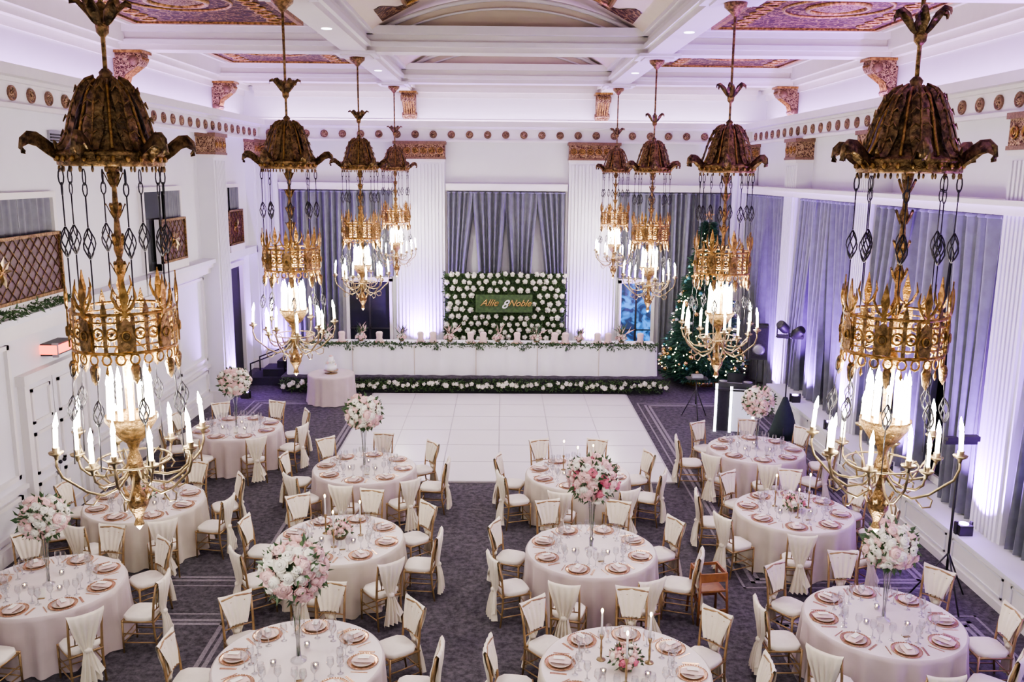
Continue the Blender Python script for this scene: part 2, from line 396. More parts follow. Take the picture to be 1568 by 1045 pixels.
pe=MB()
for yy in (22.9,18.2,12.6,7.6,3.2): pilaster(pe,7.7,yy,.85,.4,'e')
pe.obj('trim_pilasters_east')
pw=MB(); pilaster(pw,-7.7,22.9,.9,.42,'w'); pilaster(pw,-7.7,26.9,.6,.25,'w'); pw.obj('trim_pilasters_west')
quick('trim_4',[(-6.9,-3.4,27.25,27.5,5.42,5.58,TRIM),(-1.83,1.9,27.25,27.5,5.42,5.58,TRIM),(3.45,6.9,27.25,27.5,5.42,5.58,TRIM),
  (-6.9,-3.4,27.2,27.5,5.58,5.63,TRIM),(-1.83,1.9,27.2,27.5,5.58,5.63,TRIM),(3.45,6.9,27.2,27.5,5.58,5.63,TRIM)])
quick('trim_5',[(7.22,7.7,YS,27.2,5.42,5.56,TRIM),(7.12,7.7,YS,27.2,5.56,5.64,TRIM)])
le=MB(); le.box(6.9,7.7,YS,22.3,0,.56,TRIM); le.box(6.84,7.7,YS,22.35,.56,.61,WALL); le.box(6.86,6.9,YS,22.3,0,.12,TRIM)
yy=0
while yy<22:
    for (a,b,c,d) in ((yy+.1,yy+1.5,.18,.21),(yy+.1,yy+1.5,.46,.49),(yy+.1,yy+.13,.18,.49),(yy+1.47,yy+1.5,.18,.49)): le.box(6.88,6.9,a,b,c,d,WALL)
    yy+=1.6
le.obj('window_sill_ledge')
quick('trim_6',[(-7.7,-7.42,YS,22.45,3.55,3.66,TRIM),(-7.7,-7.35,YS,22.45,3.66,3.76,WALL),(-7.7,-7.5,YS,22.45,3.4,3.55,TRIM),(-7.7,-7.6,YS,13.5,0,.25,TRIM),(-7.7,-7.6,15.6,22.45,0,.25,TRIM),(-7.7,-7.62,YS,13.5,.95,1.02,TRIM),(-7.7,-7.62,15.6,22.45,.95,1.02,TRIM),
  (-7.7,-7.45,23.4,27.2,3.55,3.76,WALL)])
wp=MB()
def wpanel(y0,y1,z0,z1,X=-7.7,t=.06,w=.07,m=None):
    for (a,b,c,d) in ((y0,y1,z0,z0+w),(y0,y1,z1-w,z1),(y0,y0+w,z0,z1),(y1-w,y1,z0,z1)): wp.box(X,X+t,a,b,c,d,m or TRIM)
for (a,b) in ((9.0,11.3),(11.5,13.35),(15.75,18.0),(18.2,20.2),(20.4,22.3)):
    wpanel(a,b,1.15,3.3); wpanel(a,b,.32,.88)
wp.obj('trim_wall_panels_west')
def door_panel(name,y0,y1,h):
    mb=MB(); X=-7.7
    mb.box(X,X+.12,y0-.14,y0,0,h+.14,TRIM); mb.box(X,X+.12,y1,y1+.14,0,h+.14,TRIM); mb.box(X,X+.15,y0-.18,y1+.18,h,h+.16,TRIM)
    mid=(y0+y1)/2
    for (a,b) in ((y0,mid-.012),(mid+.012,y1)):
        mb.box(X,X+.05,a,b,0,h,WALL)
        for (c,d) in ((.2,.9),(1.05,1.75),(1.9,h-.12)):
            for (p,q,r,t) in ((a+.12,b-.12,c,c+.05),(a+.12,b-.12,d-.05,d),(a+.12,a+.17,c,d),(b-.17,b-.12,c,d)): mb.box(X+.05,X+.085,p,q,r,t,TRIM)
    mb.box(X+.0,X+.04,mid-.012,mid+.012,0,h,BLACK)
    for e in (-.07,.07): mb.sphere((X+.1,mid+e,1.05),.035,IRON)
    mb.obj(name)
door_panel('door_1',13.7,15.4,2.6)
mb=MB()
mb.box(-7.70,-7.66,23.9,25.4,0,3.3,BLACKC); mb.box(-7.7,-7.56,23.78,23.9,0,3.42,TRIM); mb.box(-7.7,-7.56,25.4,25.52,0,3.42,TRIM); mb.box(-7.7,-7.54,23.75,25.55,3.3,3.44,TRIM)  # black sheet stands in for the shade inside the open doorway
mb.box(-7.66,-7.62,24.4,24.55,0,3.3,GREY)
mb.obj('door_2')
def opening(name,y0,y1):
    mb=MB(); X=-7.7; z0,z1=3.8,5.5
    mb.box(X,X+.02,y0,y1,z0,z1,MIRROR)
    for (a,b,c,d) in ((y0-.1,y1+.1,z1,z1+.1),(y0-.1,y0,z0,z1),(y1,y1+.1,z0,z1)): mb.box(X,X+.1,a,b,c,d,TRIM)
    n=max(2,int((y1-y0)/.9))
    for i in range(1,n): mb.box(X,X+.05,y0+(y1-y0)*i/n-.02,y0+(y1-y0)*i/n+.02,z0,z1,GREY)
    K=30;vs=[];fs=[]
    for i in range(K+1):
        u=i/K; yy=y0+(y1-y0)*.55+u*(y1-y0)*.45; xx=X+.07+.03*math.sin(u*55); vs+=[(xx,yy,z0),(xx,yy,z1)]
    for i in range(K): fs.append((2*i,2*i+2,2*i+3,2*i+1))
    mb.add(vs,fs,CURT,True)
    mb.obj(name)
opening('window_1',11.0,15.0); opening('window_2',18.8,20.9); opening('window_3',23.8,25.5)
def lattice(y0,y1,z0,z1):
    mb=MB(); X=-7.5; L=y1-y0; H=z1-z0; S=.25
    mb.box(X-.01,X+.0,y0,y1,z0,z1,LATT)
    for (a,b,c,d) in ((y0,y1,z1-.05,z1),(y0,y1,z0,z0+.05),(y0,y0+.05,z0,z1),(y1-.05,y1,z0,z1)): mb.box(X-.02,X+.04,a,b,c,d,GOLDS)
    n=int(L/S)
    for i in range(-int(H/S)-1,n+1):
        ya=y0+i*S
        for sgn in (1,-1):
            za,zb=z0+.03,z1-.03
            s0=ya; e0=ya+H
            A=max(s0,y0+.03); Bq=min(e0,y1-.03)
            if Bq-A<.05: continue
            t0=(A-s0)/H; t1=(Bq-s0)/H
            if sgn==1: mb.tube([(X+.01,A,za+t0*(H-.06)),(X+.01,Bq,za+t1*(H-.06))],.008,GOLDS,4)
            else: mb.tube([(X+.01,A,zb-t0*(H-.06)),(X+.01,Bq,zb-t1*(H-.06))],.008,GOLDS,4)
    mb.lathe([(.0001,.05),(.12,.04),(.16,0)],GOLD,12,Matrix.Translation((X,(y0+y1)/2,(z0+z1)/2))@Matrix.Rotation(pi/2,4,'Y'),True,False)
    for i in range(9): 
        a=2*pi*i/9; mb.leaf((X+.04,(y0+y1)/2,(z0+z1)/2),(0.1,math.cos(a),math.sin(a)),.25,.09,BRASS,0)
    mb.box(X-.12,X-.01,y0,y0+.05,z0-.15,z1,WALL); mb.box(X-.12,X-.01,y1-.05,y1,z0-.15,z1,WALL); mb.box(X-.12,X+.05,y0,y1,z0-.18,z0,TRIM)
    mb.obj('lattice_balustrade')
lattice(11.2,14.9,3.94,4.95); lattice(19.3,20.8,3.94,4.9); lattice(24.1,25.4,3.94,4.9)
g=MB()
for i in range(500):
    y=U(11.2,14.9); g.leaf((-7.40+U(-.04,.04),y,3.82+U(-.05,.08)),(U(.1,1),U(-1,1),U(-.8,.8)),U(.06,.12),.035,LEAF)
g.obj('balcony_garland')
es=MB(); es.box(-7.7,-7.45,14.35,14.95,2.92,3.12,BLACK); es.box(-7.44,-7.43,14.4,14.9,2.95,3.09,REDSIGN); es.box(-7.5,-7.4,14.34,14.36,2.9,3.14,GREY); es.box(-7.7,-7.42,14.33,14.35,2.95,3.1,REDSIGN); es.obj('exit_sign')
quick('baseboard_north',[(-7.6,-6.2,27.42,27.5,0,.25,TRIM),(4.45,7.6,27.42,27.5,0,.25,TRIM)])
quick('wall_vent',[(-7.7,-7.66,15.2,15.75,6.2,6.6,GREY)]+[(-7.66,-7.645,15.22,15.73,6.22+.05*k,6.25+.05*k,BLACK) for k in range(7)])

# ------------------------------------------------------------ curtains
def curtain(name,p0,p1,z0,z1,folds,amp=.06,pinch=0.0,anchor=.5,m=CURT,zp=None):
    mb=MB(); p0=Vector((*p0,0)); p1=Vector((*p1,0)); d=p1-p0; L=d.length; t=d/L; n=Vector((-t.y,t.x,0))
    nu=int(folds*8); nz=14; vs=[];fs=[]; ph=U(0,6)
    for k in range(nz+1):
        v=k/nz; z=z0+(z1-z0)*v
        w=1-pinch*math.cos(v*pi/2)**1.2
        for i in range(nu+1):
            u=i/nu; uu=anchor+(u-anchor)*w
            a=amp*(1-.35*v)*(math.sin(2*pi*folds*(u+.02*math.sin(5*u*pi+ph))+ph+.5*math.sin(v*2+u*9))+.3*math.sin(u*31+v*3))
            p=p0+t*(uu*L)+n*a; vs.append((p.x,p.y,z))
    for k in range(nz):
        for i in range(nu):
            a=k*(nu+1)+i; fs.append((a,a+1,a+nu+2,a+nu+1))
    mb.add(vs,fs,m,True); 
    mb.tube([(vs[nz*(nu+1)+i][0],vs[nz*(nu+1)+i][1],z1-.03) for i in range(0,nu+1)],.03,m,5)
    return mb.obj(name)
RT=.435
quick('window_4',[(-1.8,1.87,27.46,27.49,.5,5.42,SHEER),(-1.85,-1.78,27.4,27.5,RT,5.42,TRIM),(1.85,1.92,27.4,27.5,RT,5.42,TRIM)])
for i,(a,b,an) in enumerate(((-1.78,-.90,.05),(-1.02,.08,.5),(-.04,1.0,.5),(.93,1.83,.95))):
    curtain('drape_curtain',(a,27.3),(b,27.3),1.6,5.40,5,.085,.44,an)
for (a,b,an) in ((-6.85,-6.1,.1),): curtain('drape_curtain',(a,27.3),(b,27.3),.05,5.40,4,.085,.1,an)
curtain('drape_curtain',(-6.05,27.3),(-5.0,27.3),RT,5.40,5,.085,.1,.4)
curtain('drape_curtain',(-5.05,27.3),(-3.45,27.3),2.78,5.40,7,.085,.0,.5)
for (a,b,an) in ((4.75,5.8,.5),(5.8,6.9,.8)): curtain('drape_curtain',(a,27.3),(b,27.3),.05,5.40,5,.085,.15,an)
curtain('drape_curtain',(3.5,27.3),(4.75,27.3),2.78,5.40,6,.085,.0,.5)
def glassdoor(name,x0,x1,m):
    mb=MB(); mb.box(x0,x1,27.4,27.44,RT,2.6,m)
    for (a,b,c,d) in ((x0-.1,x0,RT,2.7),(x1,x1+.1,RT,2.7),(x0-.1,x1+.1,2.6,2.74)): mb.box(a,b,27.32,27.5,c,d,TRIM)
    mid=(x0+x1)/2; mb.box(mid-.03,mid+.03,27.36,27.42,RT,2.6,BLACK); mb.box(x0,x1,27.36,27.42,1.1,1.14,BLACK); mb.box(x0,x1,27.36,27.42,RT,.6,BLACK)
    mb.obj(name)
glassdoor('door_3',-4.85,-3.6,DARKGL); glassdoor('door_4',3.65,4.6,SCREEN)
wn=5
for (y0,y1) in ((23.4,27.0),(18.7,22.4),(13.1,17.7),(8.1,12.1),(3.7,7.1)):
    quick('window_%d'%wn,[(7.66,7.695,y0,y1,.65,5.42,DARKGL),(7.6,7.7,y0,y1,.62,.75,TRIM),(7.6,7.7,(y0+y1)/2-.05,(y0+y1)/2+.05,.65,5.42,TRIM),(7.6,7.7,y0,y1,3.0,3.06,TRIM)]); wn+=1
    L=y1-y0; zb=.05 if y0>23 else .64
    curtain('drape_curtain',(7.42,y0),(7.42,y0+L*.36),zb,5.40,5,.13,.30,.0)
    curtain('drape_curtain',(7.42,y0+L*.34),(7.42,y0+L*.68),zb,5.40,4,.13,.24,.5)
    curtain('drape_curtain',(7.42,y0+L*.64),(7.42,y1),zb,5.40,5,.13,.30,1.0)

# ------------------------------------------------------------ dance floor & carpet stripes
df=MB(); x0,x1,y0,y1=-3.55,3.3,16.45,23.38
df.box(x0,x1,y0,y1,0.0,.035,DANCE)
nx,ny=6,6
for i in range(1,nx):
    x=x0+(x1-x0)*i/nx; df.box(x-.010,x+.010,y0,y1,.035,.037,SEAM)
for i in range(1,ny):
    y=y0+(y1-y0)*i/ny; df.box(x0,x1,y-.014,y+.014,.035,.037,SEAM)
for b in ((x0-.04,x0,y0-.04,y1),(x1,x1+.04,y0-.04,y1),(x0,x1,y0-.04,y0)): df.box(*b,0,.03,SEAM)
df.obj('dance_floor')
st=MB()
def rect(x0,x1,y0,y1,w=.06):
    for k in (0,.16,.26):
        a,b,c,d=x0+k,x1-k,y0+k,y1-k; ww=w if k else w*.6
        st.box(a,b,c,c+ww,0,.003,STRIPE); st.box(a,b,d-ww,d,0,.003,STRIPE); st.box(a,a+ww,c,d,0,.003,STRIPE); st.box(b-ww,b,c,d,0,.003,STRIPE)
for (a,b) in ((3.5,6.5),(-6.6,-3.5)):
    rect(a,b,12.0,22.6); rect(a,b,1.5,11.2)
st.obj('carpet_border_stripes')

# ------------------------------------------------------------ stage, head table
quick('stage_riser',[(-6.1,4.35,23.6,27.12,0,.42,BLACKC),(-6.12,4.37,23.58,27.13,.40,.43,CARPET)])
sg=MB(); sg.box(-7.2,-6.14,24.3,25.3,0,.22,BLACKC); sg.box(-6.85,-6.14,24.5,25.3,.22,.42,BLACKC); sg.box(-6.5,-6.14,24.7,25.3,.42,.62,BLACKC)
for yy in (24.32,25.28):
    sg.tube([(-7.15,yy,0),(-7.15,yy,.62),(-6.2,yy,1.0),(-6.2,yy,.4)],.025,BLACK,6)
sg.obj('stage_steps')
ht=MB(); hx0,hx1=-5.98,4.2; ty0,ty1=23.85,24.65; zt=1.28
ht.box(hx0,hx1,ty0,ty1,zt-.02,zt,CLOTHW)
def skirt(mb,pts,z0,z1,m,fold=.13,amp=.018):
    P=[];acc=0
    for a,b in zip(pts[:-1],pts[1:]):
        a=Vector((*a,0));b=Vector((*b,0));L=(b-a).length;n=int(L/.04);t=(b-a)/L;nn=Vector((t.y,-t.x,0))
        for i in range(n):
            u=i/n*L; P.append((a+t*u,nn,acc+u))
        acc+=L
    vs=[];fs=[]
    for (p,nn,s) in P:
        o=amp*(math.sin(s*2*pi/fold+2*math.sin(s*1.7))+.5*math.sin(s*9.1))
        q=p+nn*(o+.03); vs+=[(q.x,q.y,z0),(p.x+nn.x*.01,p.y+nn.y*.01,z1)]
    for i in range(len(P)-1): fs.append((2*i,2*i+2,2*i+3,2*i+1))
    mb.add(vs,fs,m,True)
skirt(ht,[(hx0,ty1),(hx0,ty0),(hx1,ty0),(hx1,ty1)],.44,zt,CLOTHW,.42,.024)
for k in range(1,6):
    x=hx0+(hx1-hx0)*k/6+.1
    ht.box(x-.012,x+.012,ty0-.055,ty0-.02,.45,zt-.02,CLOTHI)
ht.obj('head_table')
gl=MB()
for i in range(2100):
    x=U(hx0-.02,hx1+.02)
    y=ty0+U(-.05,.12); z=zt+.01+U(0,.04) if y>ty0 else zt+U(-.05,.03)
    gl.leaf((x,y,z),(U(-1,1),U(-1,.6),U(-.5,.6)),U(.06,.13),.038,LEAF)
for k in range(9):
    x=hx0+.5+k*1.2
    for i in range(14): gl.leaf((x+U(-.1,.1),ty0-.05,zt-U(0,.08)),(U(-.6,.6),-.4,-1),.10,.03,LEAF)
gl.obj('table_garland')
bg=MB()
bg.box(-6.1,4.35,23.54,23.575,0,.40,BLACKC)
for i in range(2600):
    x=U(-6.1,4.5); z=U(.10,.40); y=23.5-U(0,.10)
    bg.leaf((x,y,z),(U(-1,1),U(-1,0),U(-.5,.8)),U(.06,.13),.04,LEAFD)
for i in range(78):
    x=-6.0+i*.135+U(-.04,.04); bg.rose((x,23.40+U(-.03,.03),U(.20,.33)),(U(-.3,.3),-1,U(.1,.8)),U(.045,.07),ROSEW)
bg.obj('floral_stage_garland')

def flower_ball(R,n,cols,flat=1.0,upper=False,leaves=60):
    mb=MB(); mb.sphere((0,0,0),R*.72,LEAF,12,8,flat)
    ga=pi*(3-5**.5)
    for i in range(n):
        z=1-2*(i+.5)/n
        if upper: z=1-1.05*(i+.5)/n
        r=math.sqrt(max(0,1-z*z)); a=i*ga+U(-.2,.2)
        d=Vector((r*math.cos(a),r*math.sin(a),z*flat)); k=R*U(.76,1.0)
        mb.rose(d*k,d+Vector((U(-.3,.3),U(-.3,.3),U(-.3,.3))),U(.14,.25)*R*(1.0 if n>30 else 1.25),random.choice(cols))
    for i in range(leaves):
        d=Vector((U(-1,1),U(-1,1),U(-.2 if upper else -1,1))).normalized(); d.z*=flat
        mb.leaf(d*R*.82,(d.x+U(-.5,.5),d.y+U(-.5,.5),d.z+U(-.5,.5)),R*U(.28,.42),R*.15,LEAF)
    return mb
def low_arr():
    mb=flower_ball(.15,22,[ROSEW,ROSEB,ROSEW,ROSEB],.8,True,40)
    for i in range(26): mb.leaf((U(-.05,.05),U(-.05,.05),.08),(U(-1,1),U(-1,1),U(.5,2.2)),U(.22,.42),.045,random.choice([LEAF,LEAF,ROSEW,ROSEB]))
    mb.lathe([(.06,-.1),(.1,-.02),(.11,.02)],BRASS,12)
    return mb.mesh('low_flower_arrangement')
LOW=low_arr()
for x in (-5.0,-4.05,-2.9,-1.55,-.2,.9,2.1,3.3): inst(LOW,'low_flower_arrangement',(x,24.42,zt+.1),U(0,6),U(.9,1.1))
nk=MB()
nk.lathe([(.09,0),(.12,.03),(.08,.12),(.1,.26),(.07,.3),(.001,.27)],NAPK,9,None,True)
nk.box(-.13,.13,-.13,.13,0,.012,CHARG)
nkm=nk.mesh('folded_napkin')
for x in (-5.45,-4.55,-3.5,-2.35,-2.0,-.95,-.6,.35,1.4,1.7,2.6,2.9,3.8):
    inst(nkm,'folded_napkin',(x,24.25,zt),U(0,1))

# ------------------------------------------------------------ flower wall
fw=MB(); fx0,fx1,fz0,fz1,fy=-1.83,1.83,.445,2.95,26.6
fw.box(fx0,fx1,fy,fy+.12,fz0,fz1,LEAFD)
for i in range(5200):
    fw.leaf((U(fx0,fx1),fy,U(fz0+.1,fz1)),(U(-1,1),-U(.2,1),U(-.5,1)),U(.09,.17),.06,LEAFD if rnd()<.6 else LEAF)
for r in range(12):
    for c in range(16):
        x=fx0+.1+c*.232+(.11 if r%2 else 0)+U(-.04,.04); z=fz0+.12+r*.215+U(-.04,.04)
        if -.95<x<.9 and 1.78<z<2.38: continue
        if x>fx1: continue
        fw.rose((x,fy-.09,z),(U(-.4,.4),-1,U(-.2,.5)),U(.06,.08),ROSEW)
fwo=fw.obj('floral_hedge_wall')
sg=MB(); sg.box(-.88,.84,26.42,26.46,1.80,2.34,LEAFD); sg.obj('green_panel',parent=fwo)
def text(body,x,z,size,m,par):
    c=bpy.data.curves.new('lettering','FONT'); c.body=body; c.size=size; c.extrude=.006; c.shear=.5; c.align_x='CENTER'; c.bevel_depth=.004
    c.materials.append(m); o=bpy.data.objects.new('lettering',c); scene.collection.objects.link(o); o.location=(x,26.40,z); o.rotation_euler=(pi/2,0,0); o.parent=par
text('Allie',-.48,2.0,.29,ORNG,fwo); text('8',-.02,1.93,.36,CLOTHW,fwo); text('Noble',.44,2.0,.27,ORNG,fwo)

# ------------------------------------------------------------ christmas tree
tr=MB(); H=4.75; TRR=1.25
tr.lathe([(.09,0),(.08,.5)],WOOD,10); tr.lathe([(.5,.0),(.55,.12),(.45,.2),(.1,.25)],ORNG,16)
tr.lathe([(.72,.40),(.58,1.3),(.38,2.6),(.17,3.8),(.02,4.6)],PINE,16)
for i in range(10500):
    v=rnd()**1.45; z=.28+v*(H-.38); lay=.5+.5*math.sin(z*11)
    Rr=(TRR*(1-v)**.85+.04)*(.78+.22*lay); a=U(0,2*pi); k=U(.55,1.0)
    b=Vector((Rr*k*math.cos(a),Rr*k*math.sin(a),z)); tr.leaf(b,(math.cos(a+U(-.5,.5)),math.sin(a+U(-.5,.5)),U(-.55,.25)),U(.13,.24),.05,PINE,.1)
for i in range(200):
    v=rnd()**1.3; z=.5+v*(H-.7); Rr=TRR*(1-v)**.85*U(.88,1.0)+.05; a=U(0,2*pi)
    tr.sphere((Rr*math.cos(a),Rr*math.sin(a),z),U(.035,.07),random.choice([ORNG,ORNG,ORNG,ORNW,ORNR]),8,6)
for i in range(340):
    v=rnd()**1.3; z=.45+v*(H-.6); Rr=TRR*(1-v)**.85*U(.85,1.02)+.05; a=U(0,2*pi)
    tr.sphere((Rr*math.cos(a),Rr*math.sin(a),z),.015,FAIRY,4,3)
star=[];
for i in range(10):
    a=pi/2+i*pi/5; r=.16 if i%2==0 else .065; star.append((r*math.cos(a),H+.08+r*math.sin(a)))
tr.prism(star,-.02,.02,ORNG)
tr.obj('christmas_tree',(5.72,24.9,0))

# ------------------------------------------------------------ round cloth tables
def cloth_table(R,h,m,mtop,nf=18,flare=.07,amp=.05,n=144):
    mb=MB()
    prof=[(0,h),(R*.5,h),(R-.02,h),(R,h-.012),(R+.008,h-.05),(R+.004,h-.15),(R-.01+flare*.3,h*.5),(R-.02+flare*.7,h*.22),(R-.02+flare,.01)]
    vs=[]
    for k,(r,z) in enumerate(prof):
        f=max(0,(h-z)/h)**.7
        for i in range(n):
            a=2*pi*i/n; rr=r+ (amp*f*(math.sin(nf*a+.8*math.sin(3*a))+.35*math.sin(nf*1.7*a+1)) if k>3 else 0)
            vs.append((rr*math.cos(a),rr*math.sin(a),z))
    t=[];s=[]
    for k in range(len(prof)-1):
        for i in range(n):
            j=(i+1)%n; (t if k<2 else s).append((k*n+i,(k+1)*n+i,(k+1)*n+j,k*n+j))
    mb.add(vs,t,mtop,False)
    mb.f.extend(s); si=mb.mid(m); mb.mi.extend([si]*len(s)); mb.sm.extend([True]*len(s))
    return mb
cloth_table(.6,.76,CLOTHP,CLOTHP,14,.06,.03,84).obj('cake_table',(-4.55,22.6,0))
ck=MB(); ck.lathe([(.17,0),(.17,.015),(.04,.02),(.04,.07),(.19,.08),(.19,.095)],BRASS,20); ck.lathe([(.15,.095),(.15,.22),(.11,.22),(.11,.34),(.07,.34),(.07,.44),(.001,.445)],CLOTHW,24)
for i in range(9): ck.rose((.12*math.cos(i*.7),.12*math.sin(i*.7),.23+.012*i),(math.cos(i*.7),math.sin(i*.7),.4),.035,random.choice([ROSEB,ROSEW]))
ck.rose((0,0,.46),(0,0,1),.05,ROSEB)
ck.obj('wedding_cake',(-4.55,22.6,.76))

# ------------------------------------------------------------ chair
def chair():
    mb=MB(); g=CHAIRG; w=.19
    for s in (-1,1):
        mb.tube([(s*w,.20,0),(s*w,.195,.44)],[.012,.016],g,6)
        mb.tube([(s*w*.97,-.235,0),(s*w*.95,-.2,.25),(s*w*.95,-.19,.45),(s*w*.97,-.215,.7),(s*w,-.26,.92)],[.013,.015,.017,.015,.013],g,6)
        for z in (.14,.26): mb.tube([(s*w,.2,z),(s*w*.96,-.21,z)],.009,g,5)
        for z in (.42,): mb.tube([(s*w,.2,z),(s*w*.96,-.2,z)],.016,g,5)
        mb.tube([(s*w,.2,.36),(s*(w-.05),.2,.42)],.007,g,5)
    for z in (.12,.2): mb.tube([(-w,.2,z),(w,.2,z)],.009,g,5)
    mb.tube([(-w,.2,.42),(w,.2,.42)],.016,g,5); mb.tube([(-w,-.2,.42),(w,-.2,.42)],.016,g,5); mb.tube([(-w,-.22,.18),(w,-.22,.18)],.009,g,5)
    mb.tube([(-w-.01,-.255,.915),(0,-.285,.925),(w+.01,-.255,.915)],.015,g,6)
    for z,y in ((.86,-.245),(.80,-.235),(.56,-.2)): mb.tube([(-w,y,z),(0,y-.02,z),(w,y,z)],.009,g,5)
    for k in range(5):
        x=-.12+.06*k; mb.tube([(x,-.215,.56),(x,-.25,.80)],.007,g,5)
    vs=[];K=16
    prof=[(.96,.425),(1.0,.445),(1.0,.47),(.95,.487),(.0,.495)]
    fs=[]
    for (r,z) in prof:
        for i in range(K):
            a=2*pi*(i+.5)/K; c,s_=math.cos(a),math.sin(a); p=4.5
            rr=(abs(c)**p+abs(s_)**p)**(-1/p); vs.append((.2*rr*c*r,.01+.2*rr*s_*r,z))
    for k in range(len(prof)-1):
        for i in range(K):
            j=(i+1)%K; fs.append((k*K+i,k*K+j,(k+1)*K+j,(k+1)*K+i))
    mb.add(vs,fs,CUSH,True)
    def sheet(rows,nf,ph):
        vs=[];fs=[];n=24
        for (z,y,hw,amp) in rows:
            for i in range(n+1):
                u=-1+2*i/n; vs.append((u*hw,y-.02*(1-u*u)+amp*math.sin(u*nf+ph),z+(.022*abs(u)**3 if z>.9 else 0)))
        for k in range(len(rows)-1):
            for i in range(n):
                a=k*(n+1)+i; fs.append((a,a+1,a+n+2,a+n+1))
        mb.add(vs,fs,SASH,True)
    sheet([(.60,-.175,.11,.010),(.72,-.19,.145,.010),(.85,-.225,.18,.007),(.925,-.25,.205,.003),(.95,-.27,.21,0),(.92,-.295,.205,.004),(.8,-.28,.175,.012),(.64,-.25,.125,.018),(.52,-.24,.075,.018),(.46,-.25,.055,.014),(.38,-.27,.08,.022),(.24,-.285,.11,.030),(.08,-.29,.145,.036)],14,.4)
    mb.sphere((0,-.26,.48),.045,SASH,8,5,.8)
    mb.add([(-.02,-.25,.47),(.0,-.29,.3),(.09,-.33,.16),(.16,-.3,.2),(.05,-.25,.45)],[(0,1,2,3,4)],SASH)
    return mb.mesh('dining_chair')
CH=chair()

# ------------------------------------------------------------ tableware
ps=MB()
ps.lathe([(.0001,.004),(.10,.004),(.155,.012),(.168,.016),(.165,.008),(.1,0),(.0001,0)],CHARG,28,None,True,False)
for i in range(36): ps.sphere((.163*math.cos(i*pi/18),.163*math.sin(i*pi/18),.016),.007,CHARG,5,4)
ps.lathe([(.0001,.012),(.085,.012),(.125,.024),(.12,.018),(.0001,.008)],PLATE,24,None,True,False)
ps.add([(-.05,-.13,.03),(.05,-.12,.035),(.075,.0,.045),(.05,.11,.03),(-.04,.12,.03),(-.07,.0,.04),(0,0,.065)],[(0,1,6),(1,2,6),(2,3,6),(3,4,6),(4,5,6),(5,0,6)],NAPK,True)
ps.box(-.03,.03,-.07,.05,.064,.067,MENU)
for x in (-.2,.2,.215):
    ps.box(x-.006,x+.006,-.09,.09,.001,.005,CHARG)
psm=ps.mesh('place_setting')
wg=MB()
wg.lathe([(.035,0),(.03,.004),(.006,.008),(.006,.09),(.02,.105),(.040,.14),(.040,.17),(.033,.21)],GLASS,14,None,True,False)
wgm=wg.mesh('wine_glass')
vo=MB(); vo.lathe([(.03,0),(.035,.06),(.034,.06),(.028,.005)],GLASS,12,None,True,False); vo.lathe([(.02,.005),(.02,.035)],CLOTHW,8); vo.sphere((0,0,.045),.008,FLAME,6,5,1.6)
vom=vo.mesh('votive_candle')
tn=MB(); tn.box(-.05,.05,-.002,.002,.0,.13,MENU); tn.box(-.04,.04,-.03,.03,0,.008,BRASS); tnm=tn.mesh('table_number_card')
def tall(cols):
    mb=MB()
    mb.lathe([(.09,0),(.09,.01),(.03,.03),(.022,.2),(.03,.5),(.075,.8)],GLASS,16,None,True,False)
    for k in range(7):
        a=k*.9; mb.tube([(.01*math.cos(a),.01*math.sin(a),.05),(.05*math.cos(a),.05*math.sin(a),.82)],.003,LEAF,4)
    fb=flower_ball(.35,112,cols,.9,False,115)
    o=len(mb.v)
    T=Matrix.Translation((0,0,1.05))
    for m in fb.mats: mb.mid(m)
    mb.v.extend([tuple(T@Vector(v)) for v in fb.v]); 
    for f,mi,sm in zip(fb.f,fb.mi,fb.sm): mb.f.append(tuple(a+o for a in f)); mb.mi.append(mb.mid(fb.mats[mi])); mb.sm.append(sm)
    return mb.mesh('tall_floral_centerpiece')
TALL1=tall([ROSEW,ROSEW,ROSEB,ROSEB,ROSEW,ROSEB]); TALL2=tall([ROSEW,ROSEB,ROSEB,ROSEP,ROSEB])
lowc=flower_ball(.19,34,[ROSEW,ROSEB,ROSEB,ROSEP,ROSEW],.75,True,60)
lowc.lathe([(.07,-.12),(.12,-.04),(.13,.02)],BRASS,14)
LOWC=lowc.mesh('low_floral_centerpiece')
tc=MB()
tc.lathe([(.045,0),(.04,.01),(.01,.02),(.012,.12),(.008,.2),(.02,.24),(.02,.26)],BRASS,12); tc.lathe([(.011,.25),(.009,.48),(.001,.485)],CLOTHW,8); tc.sphere((0,0,.505),.012,FLAME,8,6,2.0)
TAPER=tc.mesh('taper_candlestick')
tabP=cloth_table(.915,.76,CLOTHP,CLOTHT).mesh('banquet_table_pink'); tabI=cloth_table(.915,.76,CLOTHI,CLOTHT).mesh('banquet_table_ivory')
tables=[(1.2,11.64,'t',tabP,.05,1,1.0),(1.27,8.6,'l',tabI,.25,0,1),(1.28,14.85,'l',tabI,.1,0,1),(-2.52,15.11,'t',tabP,.3,0,.97),(-2.39,11.99,'l',tabI,.2,0,1),(-2.25,8.75,'t',tabP,.35,0,1.0),
 (-5.76,13.41,'l',tabI,.15,0,1),(-5.83,10.52,'t',tabP,.3,0,.86),(-5.53,17.56,'t',tabP,.1,0,.92),(4.85,16.3,'t',tabP,.3,0,.9),(4.55,13.14,'l',tabI,.15,0,1),(4.5,9.67,'t',tabP,.35,0,.9)]
